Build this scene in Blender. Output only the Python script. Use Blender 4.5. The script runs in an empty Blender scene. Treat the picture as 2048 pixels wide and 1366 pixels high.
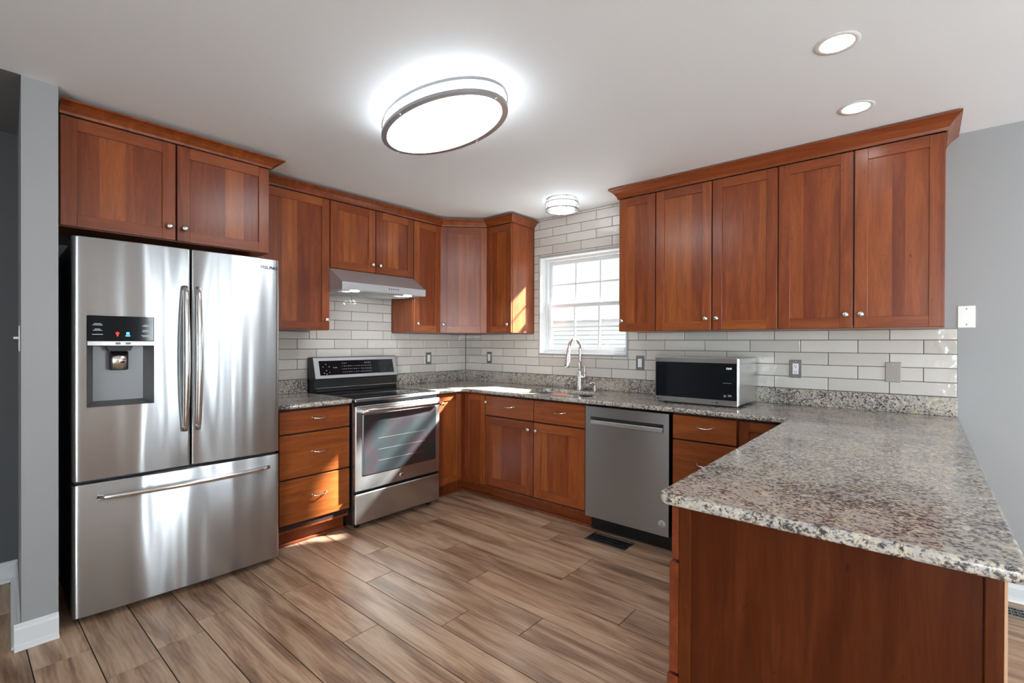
import bpy, bmesh, math, random
from mathutils import Vector, Matrix
random.seed(7)
PI = math.pi
S = bpy.context.scene
COL = S.collection

# ------------------------------------------------------------------ camera
CX, CY, CZ, YAW, PIT, ROL = 3.6541, -3.5005, 1.3044, 0.7032, 0.0039, -0.0032
cd = bpy.data.cameras.new('camera'); cam = bpy.data.objects.new('camera', cd); COL.objects.link(cam)
cd.sensor_width = 36.0; cd.lens = 961.31 / 2048 * 36; cd.shift_x = -0.00356; cd.shift_y = 0.00285
cd.clip_start = 0.02
c_, s_ = math.cos(YAW), math.sin(YAW)
fw, rt, up = Vector((-s_, c_, 0)), Vector((c_, s_, 0)), Vector((0, 0, 1))
u1 = fw * math.sin(PIT) + up * math.cos(PIT); f1 = fw * math.cos(PIT) - up * math.sin(PIT)
R_ = rt * math.cos(ROL) - u1 * math.sin(ROL); U_ = rt * math.sin(ROL) + u1 * math.cos(ROL)
M = Matrix((R_, U_, -f1)).transposed().to_4x4(); M.translation = Vector((CX, CY, CZ))
cam.matrix_world = M
S.camera = cam

# ------------------------------------------------------------------ render look, world, sun
S.view_settings.view_transform = 'Standard'; S.view_settings.look = 'None'
S.view_settings.gamma = 1; S.view_settings.use_curve_mapping = False
S.view_settings.exposure = 1.30
S.cycles.use_denoising = True
S.cycles.max_bounces = 8; S.cycles.diffuse_bounces = 5; S.cycles.glossy_bounces = 4
S.cycles.transparent_max_bounces = 12
S.cycles.sample_clamp_indirect = 6; S.cycles.caustics_reflective = False; S.cycles.caustics_refractive = False
W = bpy.data.worlds.new('world'); S.world = W; W.use_nodes = True
bg = W.node_tree.nodes['Background']; bg.inputs[0].default_value = (0.96, 0.98, 1.0, 1); bg.inputs[1].default_value = 0.52
H = 2.43
LAMP = 5.2
DAY_FILL = 13.0  # radiance of the lamps added outside the unseen windows
sl = bpy.data.lights.new('sun', 'SUN'); sl.energy = 44.0; sl.angle = math.radians(3.2); sl.color = (1.0, 0.97, 0.92)
so = bpy.data.objects.new('sun', sl); COL.objects.link(so)
so.rotation_euler = Vector((0.58, 1.0, 0.80)).to_track_quat('Z', 'Y').to_euler(); so.location = (6, 8, 8)

# ------------------------------------------------------------------ materials
def newmat(name):
    m = bpy.data.materials.new(name); m.use_nodes = True
    nt = m.node_tree; p = nt.nodes['Principled BSDF']
    return m, nt, p
def N(nt, t, **kw):
    n = nt.nodes.new(t)
    for k, v in kw.items():
        if k.startswith('i_'):
            n.inputs[k[2:].replace('_', ' ')].default_value = v
        else: setattr(n, k, v)
    return n
def plain(name, col, rough=0.5, metal=0.0, coat=0.0, emit=None, spec=None):
    m, nt, p = newmat(name)
    p.inputs['Base Color'].default_value = (*col, 1); p.inputs['Roughness'].default_value = rough
    p.inputs['Metallic'].default_value = metal; p.inputs['Coat Weight'].default_value = coat
    if spec is not None: p.inputs['Specular IOR Level'].default_value = spec
    if emit: p.inputs['Emission Color'].default_value = (*col, 1); p.inputs['Emission Strength'].default_value = emit
    return m
def ramp(nt, stops):
    r = N(nt, 'ShaderNodeValToRGB'); e = r.color_ramp.elements
    while len(e) < len(stops): e.new(0.5)
    for q, (pos, c) in zip(e, stops): q.position = pos; q.color = (*c, 1)
    return r
def s2l(*c): return tuple(((v / 255 + .055) / 1.055) ** 2.4 if v > 10 else v / 255 / 12.92 for v in c)
def lnk(nt, a, b): nt.links.new(a, b)
def coords(nt, scale, tone=True):
    tc = N(nt, 'ShaderNodeTexCoord'); mp = N(nt, 'ShaderNodeMapping')
    mp.inputs['Scale'].default_value = scale
    if tone:
        at = N(nt, 'ShaderNodeAttribute', attribute_name='tone')
        cb = N(nt, 'ShaderNodeVectorMath', operation='SCALE'); cb.inputs[0].default_value = (13.1, 7.7, 9.3)
        lnk(nt, at.outputs['Fac'], cb.inputs['Scale'])
        ad = N(nt, 'ShaderNodeVectorMath', operation='ADD')
        lnk(nt, tc.outputs['Object'], ad.inputs[0]); lnk(nt, cb.outputs[0], ad.inputs[1])
        lnk(nt, ad.outputs[0], mp.inputs['Vector']); return mp.outputs[0], at.outputs['Fac']
    lnk(nt, tc.outputs['Object'], mp.inputs['Vector']); return mp.outputs[0], None
def mixc(nt, fac, a, b, mode='MIX'):
    n = N(nt, 'ShaderNodeMix', data_type='RGBA', blend_type=mode)
    for s, v in ((n.inputs['Factor'], fac), (n.inputs[6], a), (n.inputs[7], b)):
        if isinstance(v, bpy.types.NodeSocket): lnk(nt, v, s)
        elif isinstance(v, tuple): s.default_value = (*v, 1)
        else: s.default_value = v
    return n.outputs[2]
def math_(nt, op, a, b=None, c=None):
    n = N(nt, 'ShaderNodeMath', operation=op)
    for i, v in enumerate((a, b, c)):
        if v is None: continue
        if isinstance(v, bpy.types.NodeSocket): lnk(nt, v, n.inputs[i])
        else: n.inputs[i].default_value = v
    return n.outputs[0]
def cherry(name, axis, k=1.0, coat=.2):
    m, nt, p = newmat(name)
    sc = {'z': (9, 9, .8), 'x': (.8, 9, 9), 'y': (9, .8, 9)}[axis]
    v, tone = coords(nt, sc)
    n1 = N(nt, 'ShaderNodeTexNoise', i_Scale=1.6, i_Detail=5, i_Roughness=.6, i_Distortion=1.6); lnk(nt, v, n1.inputs['Vector'])
    sc2 = tuple(q * 7 for q in sc)
    v2, _ = coords(nt, sc2)
    n2 = N(nt, 'ShaderNodeTexNoise', i_Scale=3, i_Detail=3); lnk(nt, v2, n2.inputs['Vector'])
    r = ramp(nt, [(.25, (.125 * k, .026 * k, .0068 * k)), (.5, (.225 * k, .052 * k, .0125 * k)), (.75, (.34 * k, .092 * k, .023 * k))])
    f = math_(nt, 'ADD', math_(nt, 'MULTIPLY', n1.outputs[0], .75), math_(nt, 'MULTIPLY', n2.outputs[0], .25))
    lnk(nt, f, r.inputs[0])
    t = math_(nt, 'MULTIPLY_ADD', tone, .62, .69)
    hs = N(nt, 'ShaderNodeHueSaturation'); lnk(nt, r.outputs[0], hs.inputs['Color']); lnk(nt, t, hs.inputs['Value'])
    hh = math_(nt, 'MULTIPLY_ADD', tone, .012, .494); lnk(nt, hh, hs.inputs['Hue'])
    v3, _ = coords(nt, tuple(q * .9 + 4 for q in sc))
    vo = N(nt, 'ShaderNodeTexNoise', i_Scale=5.5, i_Detail=1); lnk(nt, v3, vo.inputs['Vector'])
    fl = ramp(nt, [(.765, (0, 0, 0)), (.81, (1, 1, 1))]); lnk(nt, vo.outputs[0], fl.inputs[0])
    fm = math_(nt, 'MULTIPLY', fl.outputs[0], .55)
    lnk(nt, mixc(nt, fm, hs.outputs[0], (.05 * k, .012 * k, .005 * k)), p.inputs['Base Color'])
    p.inputs['Roughness'].default_value = .33; p.inputs['Coat Weight'].default_value = coat; p.inputs['Coat Roughness'].default_value = .2
    p.inputs['Specular IOR Level'].default_value = .32 if coat else .12
    b = N(nt, 'ShaderNodeBump', i_Strength=.05, i_Distance=.002); lnk(nt, n2.outputs[0], b.inputs['Height']); lnk(nt, b.outputs[0], p.inputs['Normal'])
    return m
CV = cherry('cherry_grain_upright', 'z'); CH = cherry('cherry_grain_across', 'x'); CYY = cherry('cherry_grain_deep', 'y')
CDARK = plain('shadow_gap_wood', (.02, .006, .003), .6)  # near-black wood; the shade in cabinet gaps is put into its colour

def steel(name, col=(.62, .62, .63), rough=.24, aniso=.0, bumps=0.0, rot=0.0):
    m, nt, p = newmat(name)
    p.inputs['Base Color'].default_value = (*col, 1); p.inputs['Metallic'].default_value = 1
    p.inputs['Anisotropic'].default_value = aniso; p.inputs['Anisotropic Rotation'].default_value = rot
    v, _ = coords(nt, (40, 40, 700), False)
    n = N(nt, 'ShaderNodeTexNoise', i_Scale=1.0, i_Detail=3); lnk(nt, v, n.inputs['Vector'])
    lnk(nt, math_(nt, 'MULTIPLY_ADD', n.outputs[0], .02, rough - .01), p.inputs['Roughness'])
    if aniso:
        t = N(nt, 'ShaderNodeTangent', direction_type='RADIAL', axis='Z'); lnk(nt, t.outputs[0], p.inputs['Tangent'])
    if bumps:
        v2, _ = coords(nt, (5, 1, .35), False)
        n2 = N(nt, 'ShaderNodeTexNoise', i_Scale=1.3, i_Detail=1); lnk(nt, v2, n2.inputs['Vector'])
        b = N(nt, 'ShaderNodeBump', i_Strength=bumps, i_Distance=.03); lnk(nt, n2.outputs[0], b.inputs['Height']); lnk(nt, b.outputs[0], p.inputs['Normal'])
    return m
SS = steel('brushed_stainless', (.60, .615, .63), rough=.26, aniso=.6, rot=.25)
SSF = steel('fridge_stainless', (.52, .535, .55), .28, 1.0, .40, .25)
SSH = steel('satin_stainless', (.50, .51, .53), .42); SSH.node_tree.nodes['Principled BSDF'].inputs['Metallic'].default_value = .65
SSD = steel('dishwasher_stainless', (.50, .54, .575), .32, .95, 0, .25)
SSP = steel('polished_nickel', (.75, .74, .72), .14)
NICK = steel('satin_nickel', (.66, .65, .63), .26)
PLATE = plain('brushed_plate_metal', (.20, .19, .185), .45, .5)
BLACK = plain('black_enamel', (.008, .008, .009), .35)
BGLASS = plain('black_glass', (.006, .007, .009), .06, spec=.3)
RUBB = plain('black_plastic', (.015, .015, .016), .5)
GREYP = plain('grey_plastic', (.18, .18, .18), .4)
WHITEP = plain('white_plastic', (.80, .80, .79), .35)
TRIM = plain('white_gloss_trim', (.66, .67, .68), .3)
MARK = plain('pale_print', (.62, .64, .66), .5)
MARKD = plain('dark_print', (.03, .03, .035), .5)
REDL = plain('red_icon', (.8, .03, .02), .4, emit=.6); BLUEL = plain('blue_icon', (.1, .45, .95), .4, emit=.6)
LEDM = plain('display_digits', (.75, .82, .9), .4, emit=.7)

def paint(name, col, rough=.55, bump=.03):
    m, nt, p = newmat(name)
    v, _ = coords(nt, (1, 1, 1), False)
    n = N(nt, 'ShaderNodeTexNoise', i_Scale=160, i_Detail=2); lnk(nt, v, n.inputs['Vector'])
    n2 = N(nt, 'ShaderNodeTexNoise', i_Scale=.8, i_Detail=2); lnk(nt, v, n2.inputs['Vector'])
    lnk(nt, mixc(nt, n2.outputs[0], tuple(q * .97 for q in col), tuple(min(1, q * 1.03) for q in col)), p.inputs['Base Color'])
    p.inputs['Roughness'].default_value = rough
    b = N(nt, 'ShaderNodeBump', i_Strength=bump, i_Distance=.002); lnk(nt, n.outputs[0], b.inputs['Height']); lnk(nt, b.outputs[0], p.inputs['Normal'])
    return m
CEILM = paint('ceiling_paint', (.88, .93, .97), .7)
WALLM = paint('grey_wall_paint', (.295, .298, .30), .5)
HALLM = paint('hall_wall_dimmed', (.085, .088, .095), .6)  # dark grey; the hall's low light is partly put into the colour
HALLC = paint('hall_ceiling_grey', (.17, .17, .175), .6)  # darker grey than the main ceiling

def granite():
    m, nt, p = newmat('granite')
    tc = N(nt, 'ShaderNodeTexCoord')
    mp = N(nt, 'ShaderNodeMapping'); mp.inputs['Rotation'].default_value = (.0, .0, .7); mp.inputs['Scale'].default_value = (1.1, 1.25, 1.2); lnk(nt, tc.outputs['Object'], mp.inputs['Vector'])
    v = mp.outputs[0]
    def nz(scale, det=3, dist=0, rough=.55):
        n = N(nt, 'ShaderNodeTexNoise', i_Scale=scale, i_Detail=det, i_Distortion=dist, i_Roughness=rough); lnk(nt, v, n.inputs['Vector']); return n.outputs[0]
    big, mid, fine = nz(4.5, 2), nz(24, 3, .5), nz(100, 3, .4, .6)
    base = ramp(nt, [(.36, s2l(168, 162, 156)), (.52, s2l(190, 181, 168)), (.70, s2l(196, 179, 146))]); lnk(nt, mid, base.inputs[0])
    d = math_(nt, 'ADD', math_(nt, 'MULTIPLY', fine, .62), math_(nt, 'ADD', math_(nt, 'MULTIPLY', mid, .18), math_(nt, 'MULTIPLY', big, .20)))
    g = ramp(nt, [(.488, (0, 0, 0)), (.520, (1, 1, 1))]); lnk(nt, d, g.inputs[0])
    k = ramp(nt, [(.540, (0, 0, 0)), (.562, (1, 1, 1))]); lnk(nt, d, k.inputs[0])
    c1 = mixc(nt, math_(nt, 'MULTIPLY', g.outputs[0], .78), base.outputs[0], s2l(118, 113, 116))
    c2 = mixc(nt, math_(nt, 'MULTIPLY', k.outputs[0], .9), c1, s2l(54, 51, 56))
    vv = nz(58, 1, .6); rd = math_(nt, 'ABSOLUTE', math_(nt, 'SUBTRACT', vv, .5))
    vn = ramp(nt, [(.008, (1, 1, 1)), (.026, (0, 0, 0))]); lnk(nt, rd, vn.inputs[0])
    bg_ = ramp(nt, [(.42, (0, 0, 0)), (.56, (1, 1, 1))]); lnk(nt, mid, bg_.inputs[0])
    c2 = mixc(nt, math_(nt, 'MULTIPLY', math_(nt, 'MULTIPLY', vn.outputs[0], bg_.outputs[0]), .8), c2, s2l(78, 73, 76))
    f2 = nz(38, 2, .5)
    w = ramp(nt, [(.60, (0, 0, 0)), (.66, (1, 1, 1))]); lnk(nt, f2, w.inputs[0])
    c3 = mixc(nt, math_(nt, 'MULTIPLY', w.outputs[0], .6), c2, s2l(214, 206, 188))
    lnk(nt, c3, p.inputs['Base Color'])
    p.inputs['Roughness'].default_value = .13; p.inputs['Specular IOR Level'].default_value = .5
    return m
GRAN = granite()

def tilem():
    m, nt, p = newmat('glazed_tile')
    v, tone = coords(nt, (1, 1, 1))
    c = ramp(nt, [(0, s2l(196, 191, 184)), (1, s2l(214, 210, 204))]); lnk(nt, tone, c.inputs[0])
    n = N(nt, 'ShaderNodeTexNoise', i_Scale=9, i_Detail=2, i_Distortion=1.2); lnk(nt, v, n.inputs['Vector'])
    n2 = N(nt, 'ShaderNodeTexNoise', i_Scale=22, i_Detail=1, i_Distortion=.6); lnk(nt, v, n2.inputs['Vector'])
    lnk(nt, mixc(nt, math_(nt, 'MULTIPLY', n.outputs[0], .25), c.outputs[0], s2l(184, 178, 170)), p.inputs['Base Color'])
    p.inputs['Roughness'].default_value = .09; p.inputs['Specular IOR Level'].default_value = .45
    b = N(nt, 'ShaderNodeBump', i_Strength=.32, i_Distance=.010)
    lnk(nt, math_(nt, 'ADD', n.outputs[0], math_(nt, 'MULTIPLY', n2.outputs[0], .35)), b.inputs['Height']); lnk(nt, b.outputs[0], p.inputs['Normal'])
    return m
TILE = tilem(); GROUT = plain('grey_grout', s2l(104, 98, 90), .9)

def plank():
    m, nt, p = newmat('oak_plank')
    v, tone = coords(nt, (.9, 7.5, 1))
    n = N(nt, 'ShaderNodeTexNoise', i_Scale=1.5, i_Detail=5, i_Roughness=.58, i_Distortion=.7); lnk(nt, v, n.inputs['Vector'])
    v2, _ = coords(nt, (6, 60, 1))
    n2 = N(nt, 'ShaderNodeTexNoise', i_Scale=1.2, i_Detail=3); lnk(nt, v2, n2.inputs['Vector'])
    v3, _ = coords(nt, (1.1, 5.5, 1))
    wv = N(nt, 'ShaderNodeTexWave', bands_direction='Y', i_Scale=3.2, i_Distortion=9, i_Detail=2); wv.inputs['Detail Scale'].default_value = .9; lnk(nt, v3, wv.inputs['Vector'])
    f = math_(nt, 'ADD', math_(nt, 'MULTIPLY', n.outputs[0], .80), math_(nt, 'ADD', math_(nt, 'MULTIPLY', n2.outputs[0], .16), math_(nt, 'MULTIPLY', wv.outputs['Fac'], .04)))
    r = ramp(nt, [(.32, s2l(104, 78, 61)), (.44, s2l(152, 119, 95)), (.53, s2l(182, 150, 124)), (.67, s2l(206, 178, 152))]); lnk(nt, f, r.inputs[0])
    hs = N(nt, 'ShaderNodeHueSaturation'); lnk(nt, r.outputs[0], hs.inputs['Color']); lnk(nt, math_(nt, 'MULTIPLY_ADD', tone, .26, .87), hs.inputs['Value'])
    lnk(nt, hs.outputs[0], p.inputs['Base Color'])
    p.inputs['Roughness'].default_value = .36; p.inputs['Specular IOR Level'].default_value = .35
    b = N(nt, 'ShaderNodeBump', i_Strength=.12, i_Distance=.001); lnk(nt, n2.outputs[0], b.inputs['Height']); lnk(nt, b.outputs[0], p.inputs['Normal'])
    return m
PLANK = plank(); PGAP = plain('plank_joint', (.02, .014, .010), .9)

def glassm():
    m = bpy.data.materials.new('window_glass'); m.use_nodes = True; nt = m.node_tree
    for n in list(nt.nodes): nt.nodes.remove(n)
    o = N(nt, 'ShaderNodeOutputMaterial'); t = N(nt, 'ShaderNodeBsdfTransparent'); g = N(nt, 'ShaderNodeBsdfGlossy'); g.inputs['Roughness'].default_value = .02
    mx = N(nt, 'ShaderNodeMixShader'); mx.inputs[0].default_value = .05; t.inputs[0].default_value = (.94, .96, .96, 1)
    lnk(nt, t.outputs[0], mx.inputs[1]); lnk(nt, g.outputs[0], mx.inputs[2]); lnk(nt, mx.outputs[0], o.inputs[0])
    return m
GLASS = glassm()
def ovenglass():
    m, nt, p = newmat('oven_door_glass')
    p.inputs['Base Color'].default_value = (.010, .011, .014, 1); p.inputs['Roughness'].default_value = .33; p.inputs['Specular IOR Level'].default_value = .6
    v, _ = coords(nt, (1, 1, 1.2), False)
    n = N(nt, 'ShaderNodeTexNoise', i_Scale=1.3, i_Detail=1); lnk(nt, v, n.inputs['Vector'])
    lnk(nt, math_(nt, 'MULTIPLY_ADD', n.outputs[0], 1500, 0), p.inputs['Thin Film Thickness']); p.inputs['Thin Film IOR'].default_value = 1.9
    p.inputs['Coat Weight'].default_value = .35; p.inputs['Coat Roughness'].default_value = .05
    return m
OVENG = ovenglass()
def lamp_mat(name, strength, col=(.92, .96, 1)):
    return plain(name, col, .5, emit=strength)
DIFF = lamp_mat('lit_acrylic', LAMP); DIFF2 = lamp_mat('lit_acrylic_small', LAMP * .42)
DOWN = lamp_mat('lit_led_lens', 12)
HOODL = lamp_mat('hood_bulb', 45)

# ------------------------------------------------------------------ mesh builder
class MB:
    def __init__(s): s.v = []; s.f = []; s.m = []; s.t = []; s.s = []
    def face(s, idx, mi=0, tone=.5, sm=False): s.f.append(idx); s.m.append(mi); s.t.append(tone); s.s.append(sm)
    def add(s, vs, fs, mi=0, tone=.5, sm=False):
        b = len(s.v); s.v += [tuple(q) for q in vs]
        for f in fs: s.face([b + i for i in f], mi, tone, sm)
    def box(s, x0, x1, y0, y1, z0, z1, c=.0015, mi=0, tone=None):
        tone = random.random() if tone is None else tone
        c = min(c, (x1 - x0) * .45, (y1 - y0) * .45, (z1 - z0) * .45)
        if c <= 0:
            vs = [(x, y, z) for x in (x0, x1) for y in (y0, y1) for z in (z0, z1)]
            s.add(vs, [(0, 1, 3, 2), (4, 6, 7, 5), (0, 4, 5, 1), (2, 3, 7, 6), (0, 2, 6, 4), (1, 5, 7, 3)], mi, tone); return s
        P = {}; vs = []
        for i, (X, sx) in enumerate(((x0, 1), (x1, -1))):
            for j, (Y, sy) in enumerate(((y0, 1), (y1, -1))):
                for k, (Z, sz) in enumerate(((z0, 1), (z1, -1))):
                    P[i, j, k, 0] = len(vs); vs.append((X, Y + sy * c, Z + sz * c))
                    P[i, j, k, 1] = len(vs); vs.append((X + sx * c, Y, Z + sz * c))
                    P[i, j, k, 2] = len(vs); vs.append((X + sx * c, Y + sy * c, Z))
        fs = []
        for i in (0, 1):
            q = [P[i, 0, 0, 0], P[i, 0, 1, 0], P[i, 1, 1, 0], P[i, 1, 0, 0]]; fs.append(q if i == 0 else q[::-1])
            q = [P[0, i, 0, 1], P[1, i, 0, 1], P[1, i, 1, 1], P[0, i, 1, 1]]; fs.append(q if i == 0 else q[::-1])
            q = [P[0, 0, i, 2], P[0, 1, i, 2], P[1, 1, i, 2], P[1, 0, i, 2]]; fs.append(q if i == 0 else q[::-1])
        for i in (0, 1):
            for j in (0, 1):
                fl = (i + j) % 2 == 0
                q = [P[i, j, 0, 0], P[i, j, 0, 1], P[i, j, 1, 1], P[i, j, 1, 0]]; fs.append(q if fl else q[::-1])
                q = [P[i, 0, j, 0], P[i, 1, j, 0], P[i, 1, j, 2], P[i, 0, j, 2]]; fs.append(q if fl else q[::-1])
                q = [P[0, i, j, 1], P[0, i, j, 2], P[1, i, j, 2], P[1, i, j, 1]]; fs.append(q if fl else q[::-1])
                for k in (0, 1):
                    q = [P[i, j, k, 0], P[i, j, k, 1], P[i, j, k, 2]]; fs.append(q if (i + j + k) % 2 else q[::-1])
        s.add(vs, fs, mi, tone); return s
    def prism(s, poly, z0, z1, mi=0, tone=.5, axis='z', sm=False):
        """poly in the two other axes, extruded along axis"""
        n = len(poly)
        def P(a, b, h): return {'z': (a, b, h), 'y': (a, h, b), 'x': (h, a, b)}[axis]
        vs = [P(a, b, z0) for a, b in poly] + [P(a, b, z1) for a, b in poly]
        fs = [tuple(range(n))[::-1], tuple(range(n, 2 * n))]
        s.add(vs, fs, mi, tone)
        s.add(vs, [(i, (i + 1) % n, n + (i + 1) % n, n + i) for i in range(n)], mi, tone, sm); return s
    def tube(s, pts, r, n=12, mi=0, tone=.5, flat=(1, 1), cap=True):
        pts = [Vector(p) for p in pts]; rs = r if isinstance(r, (list, tuple)) else [r] * len(pts)
        t0 = (pts[1] - pts[0]).normalized(); a = Vector((0, 0, 1)) if abs(t0.z) < .9 else Vector((1, 0, 0))
        nrm = a.cross(t0).normalized(); vs = []
        for i, p in enumerate(pts):
            t = (pts[min(i + 1, len(pts) - 1)] - pts[max(i - 1, 0)]).normalized()
            nrm = (nrm - t * nrm.dot(t)).normalized(); bn = t.cross(nrm)
            for k in range(n):
                a_ = 2 * PI * k / n; vs.append(p + nrm * (math.cos(a_) * rs[i] * flat[0]) + bn * (math.sin(a_) * rs[i] * flat[1]))
        fs = [(i * n + k, i * n + (k + 1) % n, (i + 1) * n + (k + 1) % n, (i + 1) * n + k) for i in range(len(pts) - 1) for k in range(n)]
        s.add(vs, fs, mi, tone, True)
        if cap: s.add(vs[:n], [tuple(range(n))[::-1]], mi, tone); s.add(vs[-n:], [tuple(range(n))], mi, tone)
        return s
    def lathe(s, prof, c=(0, 0, 0), axis='z', n=24, mi=0, tone=.5, sx=1, sy=1, sign=1, sm=True, cap=True):
        vs = []; b = []
        for r, h in prof:
            for k in range(n):
                a = 2 * PI * k / n; u, v = math.cos(a) * r * sx, math.sin(a) * r * sy; h_ = h * sign
                q = {'z': (u, v, h_), 'y': (u, h_, v), 'x': (h_, u, v)}[axis]; vs.append((c[0] + q[0], c[1] + q[1], c[2] + q[2]))
        L = len(prof)
        fs = [(i * n + k, i * n + (k + 1) % n, (i + 1) * n + (k + 1) % n, (i + 1) * n + k) for i in range(L - 1) for k in range(n)]
        s.add(vs, fs, mi, tone, sm)
        for i in (0, L - 1):
            if cap and prof[i][0] > 1e-5: s.add(vs[i * n:(i + 1) * n], [tuple(range(n))], mi, tone)
        return s
    def merge(s, o, mat=None):
        b = len(s.v); s.v += [tuple(mat @ Vector(q)) if mat else q for q in o.v]
        for f, m, t, q in zip(o.f, o.m, o.t, o.s): s.face([b + i for i in f], m, t, q)
        return s
    def build(s, name, mats, parent=None, smooth_angle=None):
        me = bpy.data.meshes.new(name); me.from_pydata(s.v, [], s.f)
        mats = mats if isinstance(mats, (list, tuple)) else [mats]
        for m in mats: me.materials.append(m)
        me.polygons.foreach_set('material_index', s.m); me.polygons.foreach_set('use_smooth', s.s)
        a = me.attributes.new('tone', 'FLOAT', 'FACE'); a.data.foreach_set('value', s.t)
        bm = bmesh.new(); bm.from_mesh(me)
        bmesh.ops.remove_doubles(bm, verts=bm.verts, dist=1e-6)
        bmesh.ops.recalc_face_normals(bm, faces=bm.faces); bm.to_mesh(me); bm.free()
        o = bpy.data.objects.new(name, me); COL.objects.link(o)
        if parent: o.parent = parent
        return o
def thing(name, label, cat, loc=(0, 0, 0), rotz=0, group=None):
    o = bpy.data.objects.new(name, None); COL.objects.link(o); o.empty_display_size = .1
    o.location = loc; o.rotation_euler = (0, 0, rotz); o['label'] = label; o['category'] = cat
    if group: o['group'] = group
    return o
def tag(o, label, cat, group=None):
    o['label'] = label; o['category'] = cat
    if group: o['group'] = group
    return o
def struct(o): o['kind'] = 'structure'; return o
def text_mb(txt, size, mi=0):
    cu = bpy.data.curves.new('lettering', 'FONT'); cu.body = txt; cu.size = size; cu.extrude = size * .02; cu.align_x = 'CENTER'; cu.align_y = 'CENTER'
    o = bpy.data.objects.new('lettering', cu); COL.objects.link(o)
    dg = bpy.context.evaluated_depsgraph_get(); me = o.evaluated_get(dg).to_mesh()
    mb = MB(); mb.add([v.co[:] for v in me.vertices], [list(p.vertices) for p in me.polygons], mi)
    o.evaluated_get(dg).to_mesh_clear(); bpy.data.objects.remove(o); bpy.data.curves.remove(cu)
    return mb
def text_front(mb, txt, size, x, y, z, mi=0, sx=1.0):
    """lettering that faces local -y, centred at x, z"""
    t = text_mb(txt, size, mi)
    mb.merge(t, Matrix.Translation((x, y, z)) @ Matrix.Rotation(PI / 2, 4, 'X') @ Matrix.Diagonal((sx, 1, 1, 1)))
LEFT = PI / 2     # things against the stove wall: local x -> world +y, depth -> world -x

# ------------------------------------------------------------------ slab with rounded edge
def rounded(pts, radii, n=6):
    out = []
    L = len(pts)
    for i, p in enumerate(pts):
        r = radii[i] if isinstance(radii, (list, tuple)) else radii
        if r <= 0: out.append(tuple(p)); continue
        a, b, c = Vector(pts[i - 1]), Vector(p), Vector(pts[(i + 1) % L])
        d1, d2 = (a - b).normalized(), (c - b).normalized(); ang = d1.angle(d2); t = r / math.tan(ang / 2)
        p1, p2 = b + d1 * t, b + d2 * t; cen = b + (d1 + d2).normalized() * (r / math.sin(ang / 2))
        a1 = math.atan2(*(p1 - cen).yx); a2 = math.atan2(*(p2 - cen).yx); da = (a2 - a1 + PI) % (2 * PI) - PI
        for k in range(n + 1): q = a1 + da * k / n; out.append((cen.x + r * math.cos(q), cen.y + r * math.sin(q)))
    return out
def inset(poly, d):
    out = []; L = len(poly)
    for i in range(L):
        a, b, c = Vector(poly[i - 1]), Vector(poly[i]), Vector(poly[(i + 1) % L])
        n1 = Vector((-(b - a).y, (b - a).x)).normalized(); n2 = Vector((-(c - b).y, (c - b).x)).normalized()
        m = (n1 + n2); m = m / max(.2, m.length_squared / 2) if m.length > 0 else n1
        out.append((b.x + m.x * d, b.y + m.y * d))
    return out
def slab(mb, poly, z0, z1, r, holes=(), mi=0):
    """poly counter-clockwise; rounded edge of radius r; holes clockwise or not, straight sided"""
    rings = [(inset(poly, r * (1 - math.sin(a))), z1 - r * (1 - math.cos(a))) for a in [k * PI / 8 for k in range(0, 5)]]
    rings = [(inset(poly, r * (1 - math.sin(k * PI / 8))), z1 - r * (1 - math.cos(k * PI / 8))) for k in range(5)]
    rings += [(inset(poly, r * (1 - math.cos(k * PI / 8))), z0 + r * (1 - math.sin(k * PI / 8))) for k in range(0, 5)]
    n = len(poly); vs = []
    for P, z in rings: vs += [(x, y, z) for x, y in P]
    fs = [(i * n + k, i * n + (k + 1) % n, (i + 1) * n + (k + 1) % n, (i + 1) * n + k) for i in range(len(rings) - 1) for k in range(n)]
    mb.add(vs, fs, mi, .5, True)
    for P, z in ((rings[0][0], z1), (rings[-1][0], z0)):
        bm = bmesh.new(); es = []
        for loop in [P] + list(holes):
            q = [bm.verts.new((x, y, z)) for x, y in loop]
            es += [bm.edges.new((q[i], q[(i + 1) % len(q)])) for i in range(len(q))]
        bmesh.ops.triangle_fill(bm, use_beauty=True, use_dissolve=False, edges=es)
        bm.verts.index_update()
        mb.add([v.co[:] for v in bm.verts], [[v.index for v in f.verts] for f in bm.faces], mi); bm.free()
    for h in holes:
        m = len(h); mb.add([(x, y, z0) for x, y in h] + [(x, y, z1) for x, y in h], [(i, (i + 1) % m, m + (i + 1) % m, m + i) for i in range(m)], mi, .5, False)

# ================================================================== SETTING
XR, YB = 7.2, -6.8
# floor: planks run along x, 0.1785 wide; the joints of the visible rows are where the photo shows them
mb = MB(); mb.box(-.4, XR + .1, YB - .1, .1, -.06, -.0035, 0, 1)
joints = {0: [1.367], -1: [1.765], -2: [1.056, 2.288], -3: [1.355, 1.973], -4: [.30, 2.75], -5: [1.133, 1.739], -6: [.5, 2.4], 1: [.92], 2: [2.138], 3: [.55], 4: [1.6]}
y_ref = -1.5035
for r in range(-31, 9):
    ya = y_ref + r * .1785; yb = ya + .1785
    if ya > .0: continue
    js = sorted(joints.get(r, [random.uniform(0, 1.2)]))
    xs = [js[-1]]
    while xs[-1] < XR: xs.append(xs[-1] + 1.22)
    xs = js[:-1] + xs; x = xs[0]
    while x > -.3: x -= 1.22; xs.insert(0, x)
    for a, b in zip(xs, xs[1:]):
        a, b = max(a, -.3), min(b, XR)
        if b - a < .02: continue
        mb.box(a + .0020, b - .0020, ya + .0020, min(yb, .0) - .0020, -.008, 0, .0006, 0)
struct(mb.build('floor', [PLANK, PGAP]))
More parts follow.
